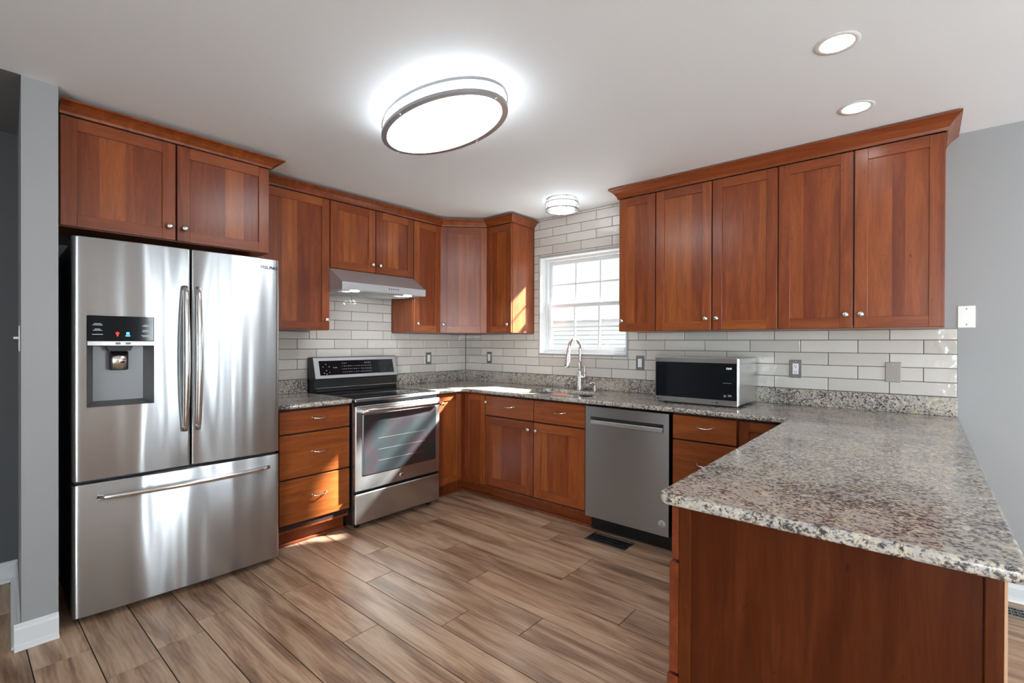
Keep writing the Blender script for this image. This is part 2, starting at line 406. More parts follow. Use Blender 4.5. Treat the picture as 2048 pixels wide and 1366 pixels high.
# ceiling
mb = MB(); mb.box(.739, XR + .1, YB - .1, .1, H, H + .1, 0); mb.box(-.1, .739, -3.187, .1, H, H + .1, 0)
struct(mb.build('ceiling', CEILM))
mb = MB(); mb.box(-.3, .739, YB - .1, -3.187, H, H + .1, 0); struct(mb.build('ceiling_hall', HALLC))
# walls
WX0, WX1, WZ0, WZ1 = .977, 1.851, 1.206, 2.074      # kitchen window opening
mb = MB(); mb.box(-.1, WX0, 0, .14, 0, H, 0); mb.box(WX1, XR + .1, 0, .14, 0, H, 0); mb.box(WX0, WX1, 0, .14, 0, WZ0, 0); mb.box(WX0, WX1, 0, .14, WZ1, H, 0)
struct(mb.build('wall_back', WALLM))
mb = MB(); mb.box(-.1, 0, -3.187, 0, 0, H, 0); struct(mb.build('wall_left', WALLM))
mb = MB(); mb.prism([(.739, -3.302), (.739, -3.187), (-.13, -3.187), (-.13, -3.254)], 0, H); struct(mb.build('wall_partition', WALLM))
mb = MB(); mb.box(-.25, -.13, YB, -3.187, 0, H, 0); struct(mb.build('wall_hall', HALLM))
mb = MB(); mb.box(.62, .739, YB, -4.35, 0, H, 0); struct(mb.build('wall_side', WALLM))
# right and front walls; their windows are unseen, added for light and reflections
RW = [(-2.02, -1.52, .25, 2.1), (-1.02, -.52, .25, 2.1)]
mb = MB(); ys = [YB, -2.02, -1.52, -1.02, -.52, .14]
for a, b in ((0, 1), (2, 3), (4, 5)): mb.box(XR, XR + .14, ys[a], ys[b], 0, H, 0)
for a, b, c, d in RW: mb.box(XR, XR + .14, a, b, 0, c, 0); mb.box(XR, XR + .14, a, b, d, H, 0)
struct(mb.build('wall_right', WALLM))
FW = [(4.35, 5.6, .12, 2.12), (5.8, 7.05, .12, 2.12)]
mb = MB(); xs = [.62, 4.35, 5.6, 5.8, 7.05, XR]
for a, b in ((0, 1), (2, 3), (4, 5)): mb.box(xs[a], xs[b], YB - .14, YB, 0, H, 0)
for a, b, c, d in FW: mb.box(a, b, YB - .14, YB, 0, c, 0); mb.box(a, b, YB - .14, YB, d, H, 0)
struct(mb.build('wall_front', WALLM))

def window(n, x0, x1, z0, z1, y, rot, cols=3, double=True, jamb=.09, deep=.05):
    """local frame: x across, y outwards, opening from x0..x1; y = plane of the vinyl frame front"""
    o = bpy.data.objects.new('window_%d' % n, None); COL.objects.link(o); o['kind'] = 'structure'
    o.location = rot[0]; o.rotation_euler = (0, 0, rot[1])
    f = .028
    mb = MB()
    for a in ((x0, x0 + f, z0, z1), (x1 - f, x1, z0, z1), (x0 + f, x1 - f, z0, z0 + f), (x0 + f, x1 - f, z1 - f, z1)):
        mb.box(a[0], a[1], y, y + deep + .01, a[2], a[3], .003)
    mb.build('window_frame', TRIM, o)
    mb = MB(); g = .001       # painted returns
    mb.box(x0 + g, x0 + .006, -.004, y, z0 + g, z1 - g, 0); mb.box(x1 - .006, x1 - g, -.004, y, z0 + g, z1 - g, 0)
    mb.box(x0 + .006, x1 - .006, -.004, y, z1 - .006, z1 - g, 0); mb.box(x0 + .006, x1 - .006, -.004, y, z0 + g, z0 + .006, 0)
    mb.build('window_return', TRIM, o)
    zm = (z0 + z1) / 2 - .005
    sashes = [(z0 + f, zm + .018, y + .008), (zm - .018, z1 - f, y + .032)] if double else [(z0 + f, z1 - f, y + .02)]
    for (a, b, yy) in sashes:
        e = .034; sx0, sx1 = x0 + f, x1 - f
        mb = MB()
        for q in ((sx0, sx0 + e, a, b), (sx1 - e, sx1, a, b), (sx0 + e, sx1 - e, a, a + e), (sx0 + e, sx1 - e, b - e, b)):
            mb.box(q[0], q[1], yy, yy + .022, q[2], q[3], .003)
        gx0, gx1, gz0, gz1 = sx0 + e, sx1 - e, a + e, b - e
        for k in range(1, cols): xx = gx0 + (gx1 - gx0) * k / cols; mb.box(xx - .0075, xx + .0075, yy + .004, yy + .013, gz0, gz1, .001)
        zz = (gz0 + gz1) / 2; mb.box(gx0, gx1, yy + .0045, yy + .0125, zz - .0075, zz + .0075, .001)
        s = mb.build('sash', TRIM, o)
        mb = MB(); mb.box(gx0 - .003, gx1 + .003, yy + .014, yy + .017, gz0 - .003, gz1 + .003, 0); mb.build('pane', GLASS, s)
    return o
w1 = window(1, WX0, WX1, WZ0, WZ1, .082, ((0, 0, 0), 0))
# the tile edge strip round the opening
mb = MB(); e = .011
for q in ((WX0 - e, WX0, WZ0 - e, WZ1 + e), (WX1, WX1 + e, WZ0 - e, WZ1 + e), (WX0, WX1, WZ0 - e, WZ0), (WX0, WX1, WZ1, WZ1 + e)): mb.box(q[0], q[1], -.012, -.0005, q[2], q[3], .002)
struct(mb.build('trim_1', plain('tile_edge_strip', (.36, .36, .36), .4)))
for i, (a, b, c, d) in enumerate(FW): window(i + 2, 0, b - a, c, d, .06, ((b, YB, 0), PI), 2)  # unseen windows added for the light they let in
for i, (a, b, c, d) in enumerate(RW): window(i + 4, 0, b - a, c, d, .06, ((XR, b, 0), -PI / 2), 1)  # unseen windows added, spaced for bands reflected in the refrigerator
def portal(loc, rot, sx, sy):
    l = bpy.data.lights.new('daylight_portal', 'AREA'); l.shape = 'RECTANGLE'; l.size = sx; l.size_y = sy; l.cycles.is_portal = True
    p = bpy.data.objects.new('daylight_portal', l); COL.objects.link(p); p.location = loc; p.rotation_euler = rot
portal(((WX0 + WX1) / 2, .16, (WZ0 + WZ1) / 2), (-PI / 2, 0, 0), .9, .9)
def daylight(loc, rot, sx, sy, rad):  # area lamp added outside an unseen window, brighter than the sky
    l = bpy.data.lights.new('window_daylight', 'AREA'); l.shape = 'RECTANGLE'; l.size = sx; l.size_y = sy; l.energy = rad * sx * sy * PI; l.color = (.87, .94, 1)
    p = bpy.data.objects.new('window_daylight', l); COL.objects.link(p); p.location = loc; p.rotation_euler = rot
for a, b, c, d in RW: daylight((XR + .16, (a + b) / 2, (c + d) / 2), (0, PI / 2, 0), d - c, b - a, DAY_FILL * 1.0)
for a, b, c, d in FW: daylight(((a + b) / 2, YB - .16, (c + d) / 2), (PI / 2, 0, 0), b - a, d - c, DAY_FILL * .75)

# baseboards
def baseboard(name, p0, p1, nrm, h=.095):
    """runs from p0 to p1 on the floor; nrm points into the room"""
    prof = [(0, .0015), (.030, .0015), (.028, .012), (.016, .019), (.014, .022), (.014, h - .022), (.010, h - .014), (.009, h - .006), (.003, h), (0, h)]
    a, b, n = Vector((*p0, 0)), Vector((*p1, 0)), Vector((*nrm, 0)); m = len(prof)
    vs = [(a + n * (d + .0005) + Vector((0, 0, z)))[:] for d, z in prof] + [(b + n * (d + .0005) + Vector((0, 0, z)))[:] for d, z in prof]
    mb = MB(); mb.add(vs, [tuple(range(m)), tuple(range(m, 2 * m))] + [(i, (i + 1) % m, m + (i + 1) % m, m + i) for i in range(m)])
    return struct(mb.build(name, TRIM))
baseboard('baseboard_left', (.739, -3.325), (.739, -3.187), (1, 0), .108)
baseboard('baseboard_partition', (-.098, -3.2567), (.7385, -3.302), (-.0551, -.9985), .108)
baseboard('baseboard_hall', (-.13, -4.6), (-.13, -3.257), (1, 0), .108)
baseboard('baseboard_back', (3.772, 0), (XR, 0), (0, -1), .09)
baseboard('baseboard_side', (.739, YB), (.739, -4.35), (1, 0), .108)

# outdoors
def grass():
    m, nt, p = newmat('grey_asphalt_paving'); v, _ = coords(nt, (1, 1, 1), False)
    n = N(nt, 'ShaderNodeTexNoise', i_Scale=6, i_Detail=6); lnk(nt, v, n.inputs['Vector'])
    r = ramp(nt, [(.3, (.09, .09, .09)), (.7, (.14, .14, .14))]); lnk(nt, n.outputs[0], r.inputs[0]); lnk(nt, r.outputs[0], p.inputs['Base Color']); p.inputs['Roughness'].default_value = .9
    return m
mb = MB(); mb.box(-25, 30, -30, 30, -.6, -.42, 0); struct(mb.build('ground', grass()))
hs = thing('neighbouring_house', 'white sided house seen faintly through the bright kitchen window', 'house', (-6.5, 8.5, -.42))
mb = MB(); mb.box(0, 15, .05, 4, 0, 2.4, 0); 
for k in range(18): mb.box(0, 15, .0, .06, k * .13, k * .13 + .118, .004, 0)
mb.build('siding_wall', plain('white_siding', (.86, .87, .88), .6), hs)
mb = MB(); mb.prism([(-.25, 2.38), (4.25, 2.38), (2, 2.95)], -.2, 15.2, axis='x'); mb.build('roof', plain('pale_roof_shingle', (.55, .55, .56), .8), hs)

# ================================================================== TILE BACKSPLASHES
def tiles(mb, u0, u1, z0, z1, to, period, ph0, z_ref=1.016, rowh=.0775, cut=(), thick=.008):
    """tiles on a plane; to(u0,u1,z0,z1,d0,d1)->box args"""
    mb.box(*to(u0, u1, z0, z1, .0005, .005), 0, 1) if not cut else None
    r = math.floor((z0 - z_ref) / rowh)
    while z_ref + r * rowh < z1 - .004:
        za, zb = max(z0, z_ref + r * rowh), min(z1, z_ref + (r + 1) * rowh)
        ph = ph0 + (period / 2 if r % 2 else 0)
        k = math.floor((u0 - ph) / period)
        while ph + k * period < u1:
            a, b = max(u0, ph + k * period), min(u1, ph + (k + 1) * period); k += 1
            if b - a < .006: continue
            segs = [(a, b, za, zb)]
            for (ca, cb, cza, czb) in cut:
                new = []
                for (a2, b2, y2, y3) in segs:
                    if b2 <= ca or a2 >= cb or y3 <= cza or y2 >= czb: new.append((a2, b2, y2, y3)); continue
                    if a2 < ca: new.append((a2, ca, y2, y3))
                    if b2 > cb: new.append((cb, b2, y2, y3))
                    la, lb = max(a2, ca), min(b2, cb)
                    if y2 < cza: new.append((la, lb, y2, cza))
                    if y3 > czb: new.append((la, lb, czb, y3))
                segs = new
            tn = random.random()
            for (a2, b2, y2, y3) in segs:
                if b2 - a2 < .006 or y3 - y2 < .006: continue
                mb.box(*to(a2 + .0019, b2 - .0019, y2 + .0019, y3 - .0019, .001, thick), .0018, 0, tn)
        r += 1
to_back = lambda a, b, c, d, e, f: (a, b, -f, -e, c, d)
to_left = lambda a, b, c, d, e, f: (e, f, a, b, c, d)
cutw = (WX0 - .011, WX1 + .011, WZ0 - .011, WZ1 + .011)
mb = MB()
for q in ((.0055, cutw[0], 1.016, 1.3865), (cutw[1], 3.795, 1.016, 1.3865), (cutw[0], cutw[1], 1.016, cutw[2]), (.913, cutw[0], 1.3865, H), (cutw[1], 1.950, 1.3865, H), (cutw[0], cutw[1], cutw[3], H)):
    mb.box(*to_back(q[0], q[1], q[2], q[3] - .0005, .0005, .005), 0, 1)
tiles(mb, .009, 3.795, 1.0165, H - .001, to_back, .298, -.069, cut=[cutw, (-1, .913, 1.3865, 9), (1.950, 9, 1.3865, 9)])
tag(mb.build('tile_backsplash', [TILE, GROUT]), 'pale glazed subway tile covering the wall around the window', 'backsplash')
mb = MB()
mb.box(*to_left(-2.23, -.0055, 1.016, 1.386, .0005, .005), 0, 1); mb.box(*to_left(-1.685, -.925, 1.386, 1.84, .0005, .005), 0, 1)
tiles(mb, -2.23, -.0095, 1.0165, 1.84, to_left, .3055, -.099, cut=[(-9, -1.685, 1.386, 9), (-.925, 9, 1.386, 9)])
tag(mb.build('tile_backsplash', [TILE, GROUT]), 'pale glazed subway tile on the wall behind the stove', 'backsplash')

# ================================================================== CABINET PARTS
def staves(mb, x0, x1, y0, y1, z0, z1, mi):
    x = x0
    while x < x1 - .001:
        w = random.uniform(.05, .115); b = min(x1, x + w)
        if x1 - b < .035: b = x1
        mb.box(x, b, y0, y1, z0, z1, 0, mi, random.random()); x = b
def shaker(name, parent, x0, x1, z0, z1, y=0, fr=.058, knob=None, th=.02):
    mb = MB(); t = lambda: random.uniform(.15, .8)
    mb.box(x0, x0 + fr, y, y + th, z0, z1, .0015, 0, t()); mb.box(x1 - fr, x1, y, y + th, z0, z1, .0015, 0, t())
    mb.box(x0 + fr, x1 - fr, y + .0003, y + th, z0, z0 + fr, .0008, 1, t()); mb.box(x0 + fr, x1 - fr, y + .0003, y + th, z1 - fr, z1, .0008, 1, t())
    staves(mb, x0 + fr, x1 - fr, y + .009, y + th - .003, z0 + fr, z1 - fr, 0)
    d = mb.build(name, [CV, CH], parent)
    if knob: knob_at(d, *knob, y)
    return d
def knob_at(parent, x, z, y=0):
    mb = MB(); mb.lathe([(.0065, 0), (.0055, .004), (.0045, .012), (.007, .016), (.0135, .019), (.0155, .023), (.0145, .027), (.009, .0305), (0, .032)], (x, y, z), 'y', 20, sign=-1)
    mb.build('knob', NICK, parent)
def pull_at(parent, x, z, y=0, w=.048):
    mb = MB()
    pts = []
    for k in range(17):
        t = -1 + 2 * k / 16; pts.append((x + w * t, y - .004 - .024 * (1 - abs(t) ** 3.2) , z - .006 * (1 - t * t) + .003))
    rs = [.0055 if abs(-1 + 2 * k / 16) > .8 else .0042 for k in range(17)]
    mb.tube(pts, rs, 10)
    for s in (-1, 1): mb.lathe([(.007, 0), (.007, .002), (.005, .005), (0, .0055)], (x + w * s, y, z + .003), 'y', 14, sign=-1)
    mb.build('handle', SSP, parent)
def slab_front(name, parent, x0, x1, z0, z1, y=0, pull=None, th=.02):
    mb = MB(); mb.box(x0, x1, y, y + th, z0, z1, .0025, 0, random.uniform(.35, .9)); d = mb.build(name, [CH], parent)
    if pull: pull_at(d, *pull, y)
    return d
def upper(label, loc, rot, w, h, d, splits, knobs, group='cherry wall cabinets', side_tone=(.5, .5), kz=.075, cat='cabinet'):
    t = thing('wall_cabinet', label, cat, loc, rot, None)
    mb = MB(); g = .0008
    mb.box(g, .018, .021, d - .006, 0, h, .001, 0, side_tone[0]); mb.box(w - .018, w - g, .021, d - .006, 0, h, .001, 0, side_tone[1])
    mb.box(.018, w - .018, .0225, d - .006, 0, .018, 0, 1); mb.box(.018, w - .018, .0225, d - .006, h - .018, h, 0, 1); mb.box(.018, w - .018, d - .012, d - .006, .018, h - .018, 0, 1)
    mb.box(.018, w - .018, .021, .030, .018, h - .018, 0, 2)
    mb.build('body', [CV, CH, CDARK], t)
    xs = [0] + list(splits) + [w]
    for i in range(len(xs) - 1):
        a, b = xs[i] + .004, xs[i + 1] - .004; k = knobs[i]
        kn = None if k is None else ((a + .03) if k == 'l' else (b - .03), kz)
        shaker('door', t, a, b, .003, h - .004, 0, knob=kn)
    return t
Z0, Z1 = 1.387, 2.352
# --- wall cabinets right of the window
upper('narrow tall cherry wall cabinet just right of the window', (1.951, -.327, Z0), 0, .282, Z1 - Z0, .327, [], ['l'])
upper('two-door cherry wall cabinet above the microwave', (2.233, -.327, Z0), 0, .763, Z1 - Z0, .327, [.382], ['r', 'l'])
upper('two-door cherry wall cabinet at the right end by the grey wall', (2.996, -.327, Z0), 0, .740, Z1 - Z0, .327, [.368], ['r', 'l'])
# --- wall cabinets on the stove wall
ZL = 1.390
upper('single-door cherry wall cabinet between the fridge and the range hood', (.325, -2.238, ZL), LEFT, .552, Z1 - ZL, .325, [], ['r'])
upper('short two-door cherry wall cabinet above the range hood', (.325, -1.686, 1.850), LEFT, .762, Z1 - 1.850, .325, [.387], ['r', 'l'], kz=.065)
upper('narrow full-height cherry wall cabinet right of the range hood', (.325, -.924, ZL), LEFT, .304, Z1 - ZL, .325, [], ['l'])
upper('cherry wall cabinet left of the window with a lit side panel', (.612, -.327, ZL), 0, .300, Z1 - ZL, .327, [], ['r'])
# diagonal corner cabinet
t = thing('wall_cabinet', 'diagonal corner cherry wall cabinet with one door facing the room', 'cabinet', (0, 0, ZL))
hh = Z1 - ZL; mb = MB()
P1, P2 = Vector((.302, -.619)), Vector((.6115, -.3085))
mb.prism([(.006, -.006), (.006, -.619), tuple(P1), tuple(P2), (.6115, -.006)], 0, hh, 0, .3); mb.build('body', [CV, CH, CDARK], t)
dd = (P2 - P1); wdd = dd.length; ang = math.atan2(dd.y, dd.x)
dr = shaker('door', t, .010, wdd - .010, .003, hh - .004, -.021)
dr.location = (P1.x, P1.y, 0); dr.rotation_euler = (0, 0, ang); knob_at(dr, .038, .075, -.021)
# cabinet above the fridge
t = upper('deep two-door cherry cabinet above the refrigerator', (.625, -3.172, 1.838), LEFT, .932, 2.352 - 1.838, .622, [.455], ['r', 'l'], kz=.07)

# --- crown mouldings
def crown(label, path, z0, z1, out=.058):
    """path: outline of the cabinet fronts, room side to the right of travel direction"""
    h = z1 - z0
    prof = [(.0005, 0), (.008, .0), (.010, .10 * h), (.012, .20 * h), (.020, .36 * h), (.032, .58 * h), (.048, .76 * h), (out - .004, .84 * h), (out, .86 * h), (out, h), (.0005, h)]
    n = len(path); V = [Vector(p) for p in path]; offs = []
    for i in range(n):
        ns = []
        for a, b in ((i - 1, i), (i, i + 1)):
            if 0 <= a and b < n: e = (V[b] - V[a]).normalized(); ns.append(Vector((e.y, -e.x)))
        if len(ns) == 2: m = ns[0] + ns[1]; m = m * (2 / m.length_squared)
        else: m = ns[0]
        offs.append(m)
    vs = []; m = len(prof)
    for i in range(n):
        for d, z in prof: vs.append((V[i].x + offs[i].x * d, V[i].y + offs[i].y * d, z0 + z))
    mb = MB()
    for i in range(n - 1):
        tn = random.uniform(.2, .5)
        mb.add(vs, [(i * m + k, i * m + (k + 1) % m, (i + 1) * m + (k + 1) % m, (i + 1) * m + k) for k in range(m)], 0, tn)
    mb.add(vs, [tuple(range(m)), tuple(range((n - 1) * m, n * m))], 0)
    o = mb.build('crown_moulding', [CH]); tag(o, label, 'moulding'); return o
ZT = Z1 + .001
crown('cherry crown moulding along the wall cabinets right of the window', [(1.951, -.009), (1.951, -.327), (3.736, -.327), (3.736, -.001)], ZT, 2.424)
crown('cherry crown moulding above the stove wall and around the corner', [(.325, -2.170), (.325, -.615), (.612, -.327), (.912, -.327), (.912, -.009)], ZT, 2.412)
crown('cherry crown moulding over the cabinet above the refrigerator', [(.625, -3.172), (.625, -2.240), (.395, -2.240)], ZT, 2.405, .066)

# --- base cabinets
BZ = .884
def base_body(t, w, d, side=(True, True)):
    mb = MB(); mb.box(.0008, w - .0008, .021, d, .105, BZ - .0008, .001, 0, .35); mb.build('body', [CV], t)
    mb = MB(); mb.box(.0008, w - .0008, .085, .105, .0015, .105, .001, 0, .2); mb.box(.0008, w - .0008, .068, .0845, .0015, .018, .004, 0, .25); mb.build('toe_kick', [CH], t)
    mb = MB(); mb.box(.006, w - .006, .019, .0208, .12, BZ - .006, 0); mb.build('shaded_face_frame', [CDARK], t)  # near-black sheet behind the fronts; gap shade is in its colour
FY = -.637; DT = .63
# drawers between fridge and stove
t = thing('base_cabinet', 'cherry three-drawer base cabinet between refrigerator and stove', 'cabinet', (.637, -2.190, 0), LEFT)
w = .483; base_body(t, w, DT); mb = MB()
for z0, z1 in ((.728, .868), (.445, .718), (.160, .435)): slab_front('drawer', t, .004, w - .004, z0, z1, 0, pull=(.262, (z0 + z1) / 2 + .012))
# corner cabinet (two doors meeting in the corner)
t = thing('base_cabinet', 'cherry corner base cabinet with two doors meeting beside the stove', 'cabinet', (0, 0, 0))
mb = MB(); mb.prism([(.004, -.004), (.004, -.934), (.616, -.934), (.616, -.616), (.894, -.616), (.894, -.004)], .105, BZ - .0008, 0, .3); mb.build('body', [CV], t)
mb = MB(); mb.prism([(.52, -.934), (.54, -.934), (.54, -.54), (.894, -.54), (.894, -.52), (.52, -.52)], .0015, .105, 0, .2)
mb.prism([(.54, -.934), (.556, -.934), (.556, -.556), (.894, -.556), (.894, -.54), (.54, -.54)], .0015, .018, 0, .2); mb.build('toe_kick', [CH], t)
d1 = shaker('door', t, .012, .264, .130, .868, 0, .05); d1.location = (.637, -.925, 0); d1.rotation_euler = (0, 0, LEFT); knob_at(d1, .04, .80)
d2 = shaker('door', t, .022, .254, .130, .868, 0, .05); d2.location = (.637, -.637, 0)
mb = MB(); mb.box(.617, .635, -.660, -.617, .13, .868, 0, 0, .2); mb.build('filler_strip', [CV], t)
# sink base: open-topped box so the bowls hang inside
t = thing('base_cabinet', 'wide cherry sink base cabinet with two doors under the window', 'cabinet', (.896, FY, 0))
w = .968
mb = MB()
mb.box(.0008, .02, .021, .6, .105, BZ - .0008, .001, 0, .35); mb.box(w - .02, w - .0008, .021, .6, .105, BZ - .0008, .001, 0, .35)
mb.box(.02, w - .02, .021, .6, .105, .125, 0, 0, .3); mb.box(.02, w - .02, .021, .033, .125, BZ - .0008, 0, 0, .3); mb.build('body', [CV], t)
mb = MB(); mb.box(.0008, w - .0008, .085, .105, .0015, .105, .001, 0, .2); mb.box(.0008, w - .0008, .068, .0845, .0015, .018, .004, 0, .25); mb.build('toe_kick', [CH], t)
mb = MB(); mb.box(.006, w - .006, .019, .0208, .12, BZ - .006, 0); mb.build('shaded_face_frame', [CDARK], t)
for a, b, k in ((.004, .505, 'r'), (.513, w - .004, 'l')):
    s = slab_front('drawer_front', t, a, b, .708, .868, 0, pull=((a + b) / 2 + .01, .795))
    if k == 'r': knob_at(s, .028, .815)
    shaker('door', t, a, b, .135, .698, 0, .062, knob=((b - .035) if k == 'r' else (a + .03), .640))
# drawers right of the dishwasher
t = thing('base_cabinet', 'cherry three-drawer base cabinet right of the dishwasher', 'cabinet', (2.484, FY, 0))
w = .376; base_body(t, w, .6)
for z0, z1 in ((.725, .868), (.435, .715), (.135, .425)): slab_front('drawer', t, .004, w - .004, z0, z1, 0, pull=(w / 2 + .01, (z0 + z1) / 2 + .01))
t = thing('base_cabinet', 'cherry one-door base cabinet in the corner under the peninsula counter', 'cabinet', (2.862, FY, 0))
w = .284; base_body(t, w, .6); shaker('door', t, .006, w - .006, .135, .868, 0, .055)
# peninsula: drawers facing the kitchen, panelled end
t = thing('peninsula_cabinet', 'cherry peninsula cabinet with a plain panelled end facing the camera', 'cabinet', (3.150, -.66, 0), -PI / 2)
w = 1.590; D = .620
mb = MB(); mb.box(0, w, .021, D - .008, .0015, BZ - .0008, .001, 0, .3); mb.build('body', [CV], t)
mb = MB(); mb.box(w - .46, w - .004, .019, .0208, .03, BZ - .006, 0); mb.build('shaded_face_frame', [CDARK], t)
for i, (z0, z1) in enumerate(((.736, .876), (.437, .728), (.120, .429))):
    mb = MB(); mb.box(w - .45, w + .018, .0 - i * .006, .020, z0, z1, .003, 0, 0.0); dd_ = mb.build('drawer', [CH], t); pull_at(dd_, w - .22, (z0 + z1) / 2, -i * .006)
for k in (0, 1): shaker('door', t, .15 + k * .49, .632 + k * .49, .12, .876, 0, .055, knob=(.60 if k == 0 else .672, .80))
# end panel: two stiles and a wide veneer
mb = MB()
mb.box(w, w + .020, .0205, .052, .0015, BZ - .001, .002, 0, .55); mb.box(w, w + .020, D - .028, D - .002, .0015, BZ - .001, .002, 0, .5)
mb.box(w, w + .014, .052, D - .028, .0015, BZ - .001, .0, 0, .15); mb.build('end_panel', [cherry('cherry_veneer_shaded', 'z', .36, .0)], t)  # darker cherry copy; the end's shade is put into its colour
mb = MB(); mb.box(.2, w + .019, D - .0018, D + .003, .0015, BZ - .002, .0005, 0, .9); e_ = mb.build('back_panel', [plain('pale_panel_edge', s2l(190, 150, 120), .5)], t)

# ================================================================== COUNTERTOPS
CT0, CT1 = .8845, .914
hole = rounded([(1.165, -.575), (1.815, -.575), (1.815, -.235), (1.40, -.175), (1.165, -.175)][::1], [.09, .09, .09, .2, .09], 8)
ct = thing('countertop', 'speckled granite countertop wrapping from the stove round to the peninsula', 'countertop', (0, 0, 0))
poly = rounded([(.002, -.002), (.002, -.934), (.667, -.934), (.667, -.672), (3.122, -.672), (3.122, -2.300), (3.800, -2.300), (3.800, -.002)], [0, 0, 0, .03, .03, .030, .02, 0], 6)
mb = MB(); slab(mb, poly, CT0, CT1, .009, [hole]); mb.build('slab', GRAN, ct)
mb = MB(); mb.box(.023, 3.795, -.023, -.0095, CT1 + .0003, 1.0155, .002); mb.box(.0095, .0225, -.934, -.0095, CT1 + .0003, 1.0155, .002)
mb.v = mb.v; mb.build('backsplash', GRAN, ct)
ct = thing('countertop', 'short granite countertop between the refrigerator and the stove', 'countertop', (0, 0, 0))
mb = MB(); slab(mb, rounded([(.002, -2.192), (.667, -2.192), (.667, -1.708), (.002, -1.708)], [0, 0, .008, 0], 4), CT0, CT1, .009); mb.build('slab', GRAN, ct)
mb = MB(); mb.box(.0095, .030, -2.19, -1.708, CT1 + .0003, 1.0155, .002); mb.build('backsplash', GRAN, ct)

SINKM = plain('sink_steel', (.72, .73, .74), .36, .85)
# ================================================================== SINK, FAUCET, DISPENSER
sk = thing('kitchen_sink', 'stainless double-bowl undermount sink below the window', 'sink', (1.49, -.375, CT0))
def bowl(mb, x0, x1, y0, y1, ztop, zb, r):
    L = []
    for ins, z, rr in ((-.012, ztop, r), (0, ztop, r), (.006, zb + .03, r), (.03, zb, r - .015)):
        L.append([(x, y, z) for x, y in rounded([(x0 + ins, y0 + ins), (x1 - ins, y0 + ins), (x1 - ins, y1 - ins), (x0 + ins, y1 - ins)], rr, 6)])
    n = len(L[0]); vs = sum(L, [])
    mb.add(vs, [(i * n + k, i * n + (k + 1) % n, (i + 1) * n + (k + 1) % n, (i + 1) * n + k) for i in range(3) for k in range(n)] + [tuple(range(3 * n, 4 * n))], 0, .5, True)
ox, oy = -1.49, .375
mb = MB(); bowl(mb, 1.165 + ox, 1.475 + ox, -.585 + oy, -.175 + oy, -.0015, -.19, .07); mb.build('bowl', SINKM, sk)
mb = MB(); bowl(mb, 1.502 + ox, 1.815 + ox, -.585 + oy, -.175 + oy, -.0015, -.16, .07); mb.build('bowl', SINKM, sk)
mb = MB(); mb.box(1.462 + ox, 1.515 + ox, -.590 + oy, -.170 + oy, -.060, -.004, .006); mb.build('divider', SINKM, sk)
mb = MB()
for cx in (1.32, 1.66): mb = MB(); mb.lathe([(.045, .003), (.040, .006), (.02, .004), (0, .004)], (cx + ox, -.38 + oy, -.19 if cx < 1.5 else -.16), 'z', 24); mb.build('drain', NICK, sk)
fc = thing('faucet', 'tall brushed nickel pull-down gooseneck faucet behind the sink', 'faucet', (1.487, -.118, CT1))
mb = MB(); mb.lathe([(.032, 0.0003), (.032, .004), (.027, .008), (.0255, .03), (.024, .14), (.0245, .150), (.022, .156), (.013, .160)], (0, 0, 0), 'z', 28); mb.build('base', NICK, fc)
mb = MB(); R = .082; zt = .335
pts = [(0, 0, .155), (0, 0, .25), (0, 0, zt)] + [(0, -R + R * math.cos(a), zt + R * 1.05 * math.sin(a)) for a in [PI * k / 16 for k in range(1, 15)]] + [(0, -2 * R - .006, zt - .01)]
mb.tube(pts, .0125, 18); mb.build('spout', SSP, fc)
mb = MB()
p0, p1 = Vector((0, -2 * R - .004, zt + .01)), Vector((0, -2 * R - .028, zt - .145))
mb.tube([p0.lerp(p1, q) for q in (0, .3, .34, .36, .7, .95, 1)], [.0135, .0155, .0155, .017, .0215, .0225, .019], 20); mb.build('spray_head', NICK, fc)
mb = MB(); mb.lathe([(.017, 0), (.019, .006), (.019, .034), (.016, .042), (0, .043)], (.018, 0, .115), 'x', 20); mb.tube([(.048, 0, .122), (.052, -.006, .16), (.044, -.012, .20)], [.0085, .0065, .005], 12); mb.build('lever', SSP, fc)
sd = thing('soap_dispenser', 'small nickel soap pump on the counter right of the faucet', 'soap dispenser', (1.640, -.135, CT1))
mb = MB(); mb.lathe([(.022, .0003), (.022, .004), (.015, .008), (.014, .03), (.016, .034), (.009, .042), (.008, .056), (0, .057)], (0, 0, 0), 'z', 22); mb.build('base', NICK, sd)
mb = MB(); mb.tube([(.004, 0, .058), (0, -.002, .064), (-.012, -.02, .068), (-.028, -.045, .062)], [.008, .0085, .0065, .005], 12); mb.build('nozzle', SSP, sd)

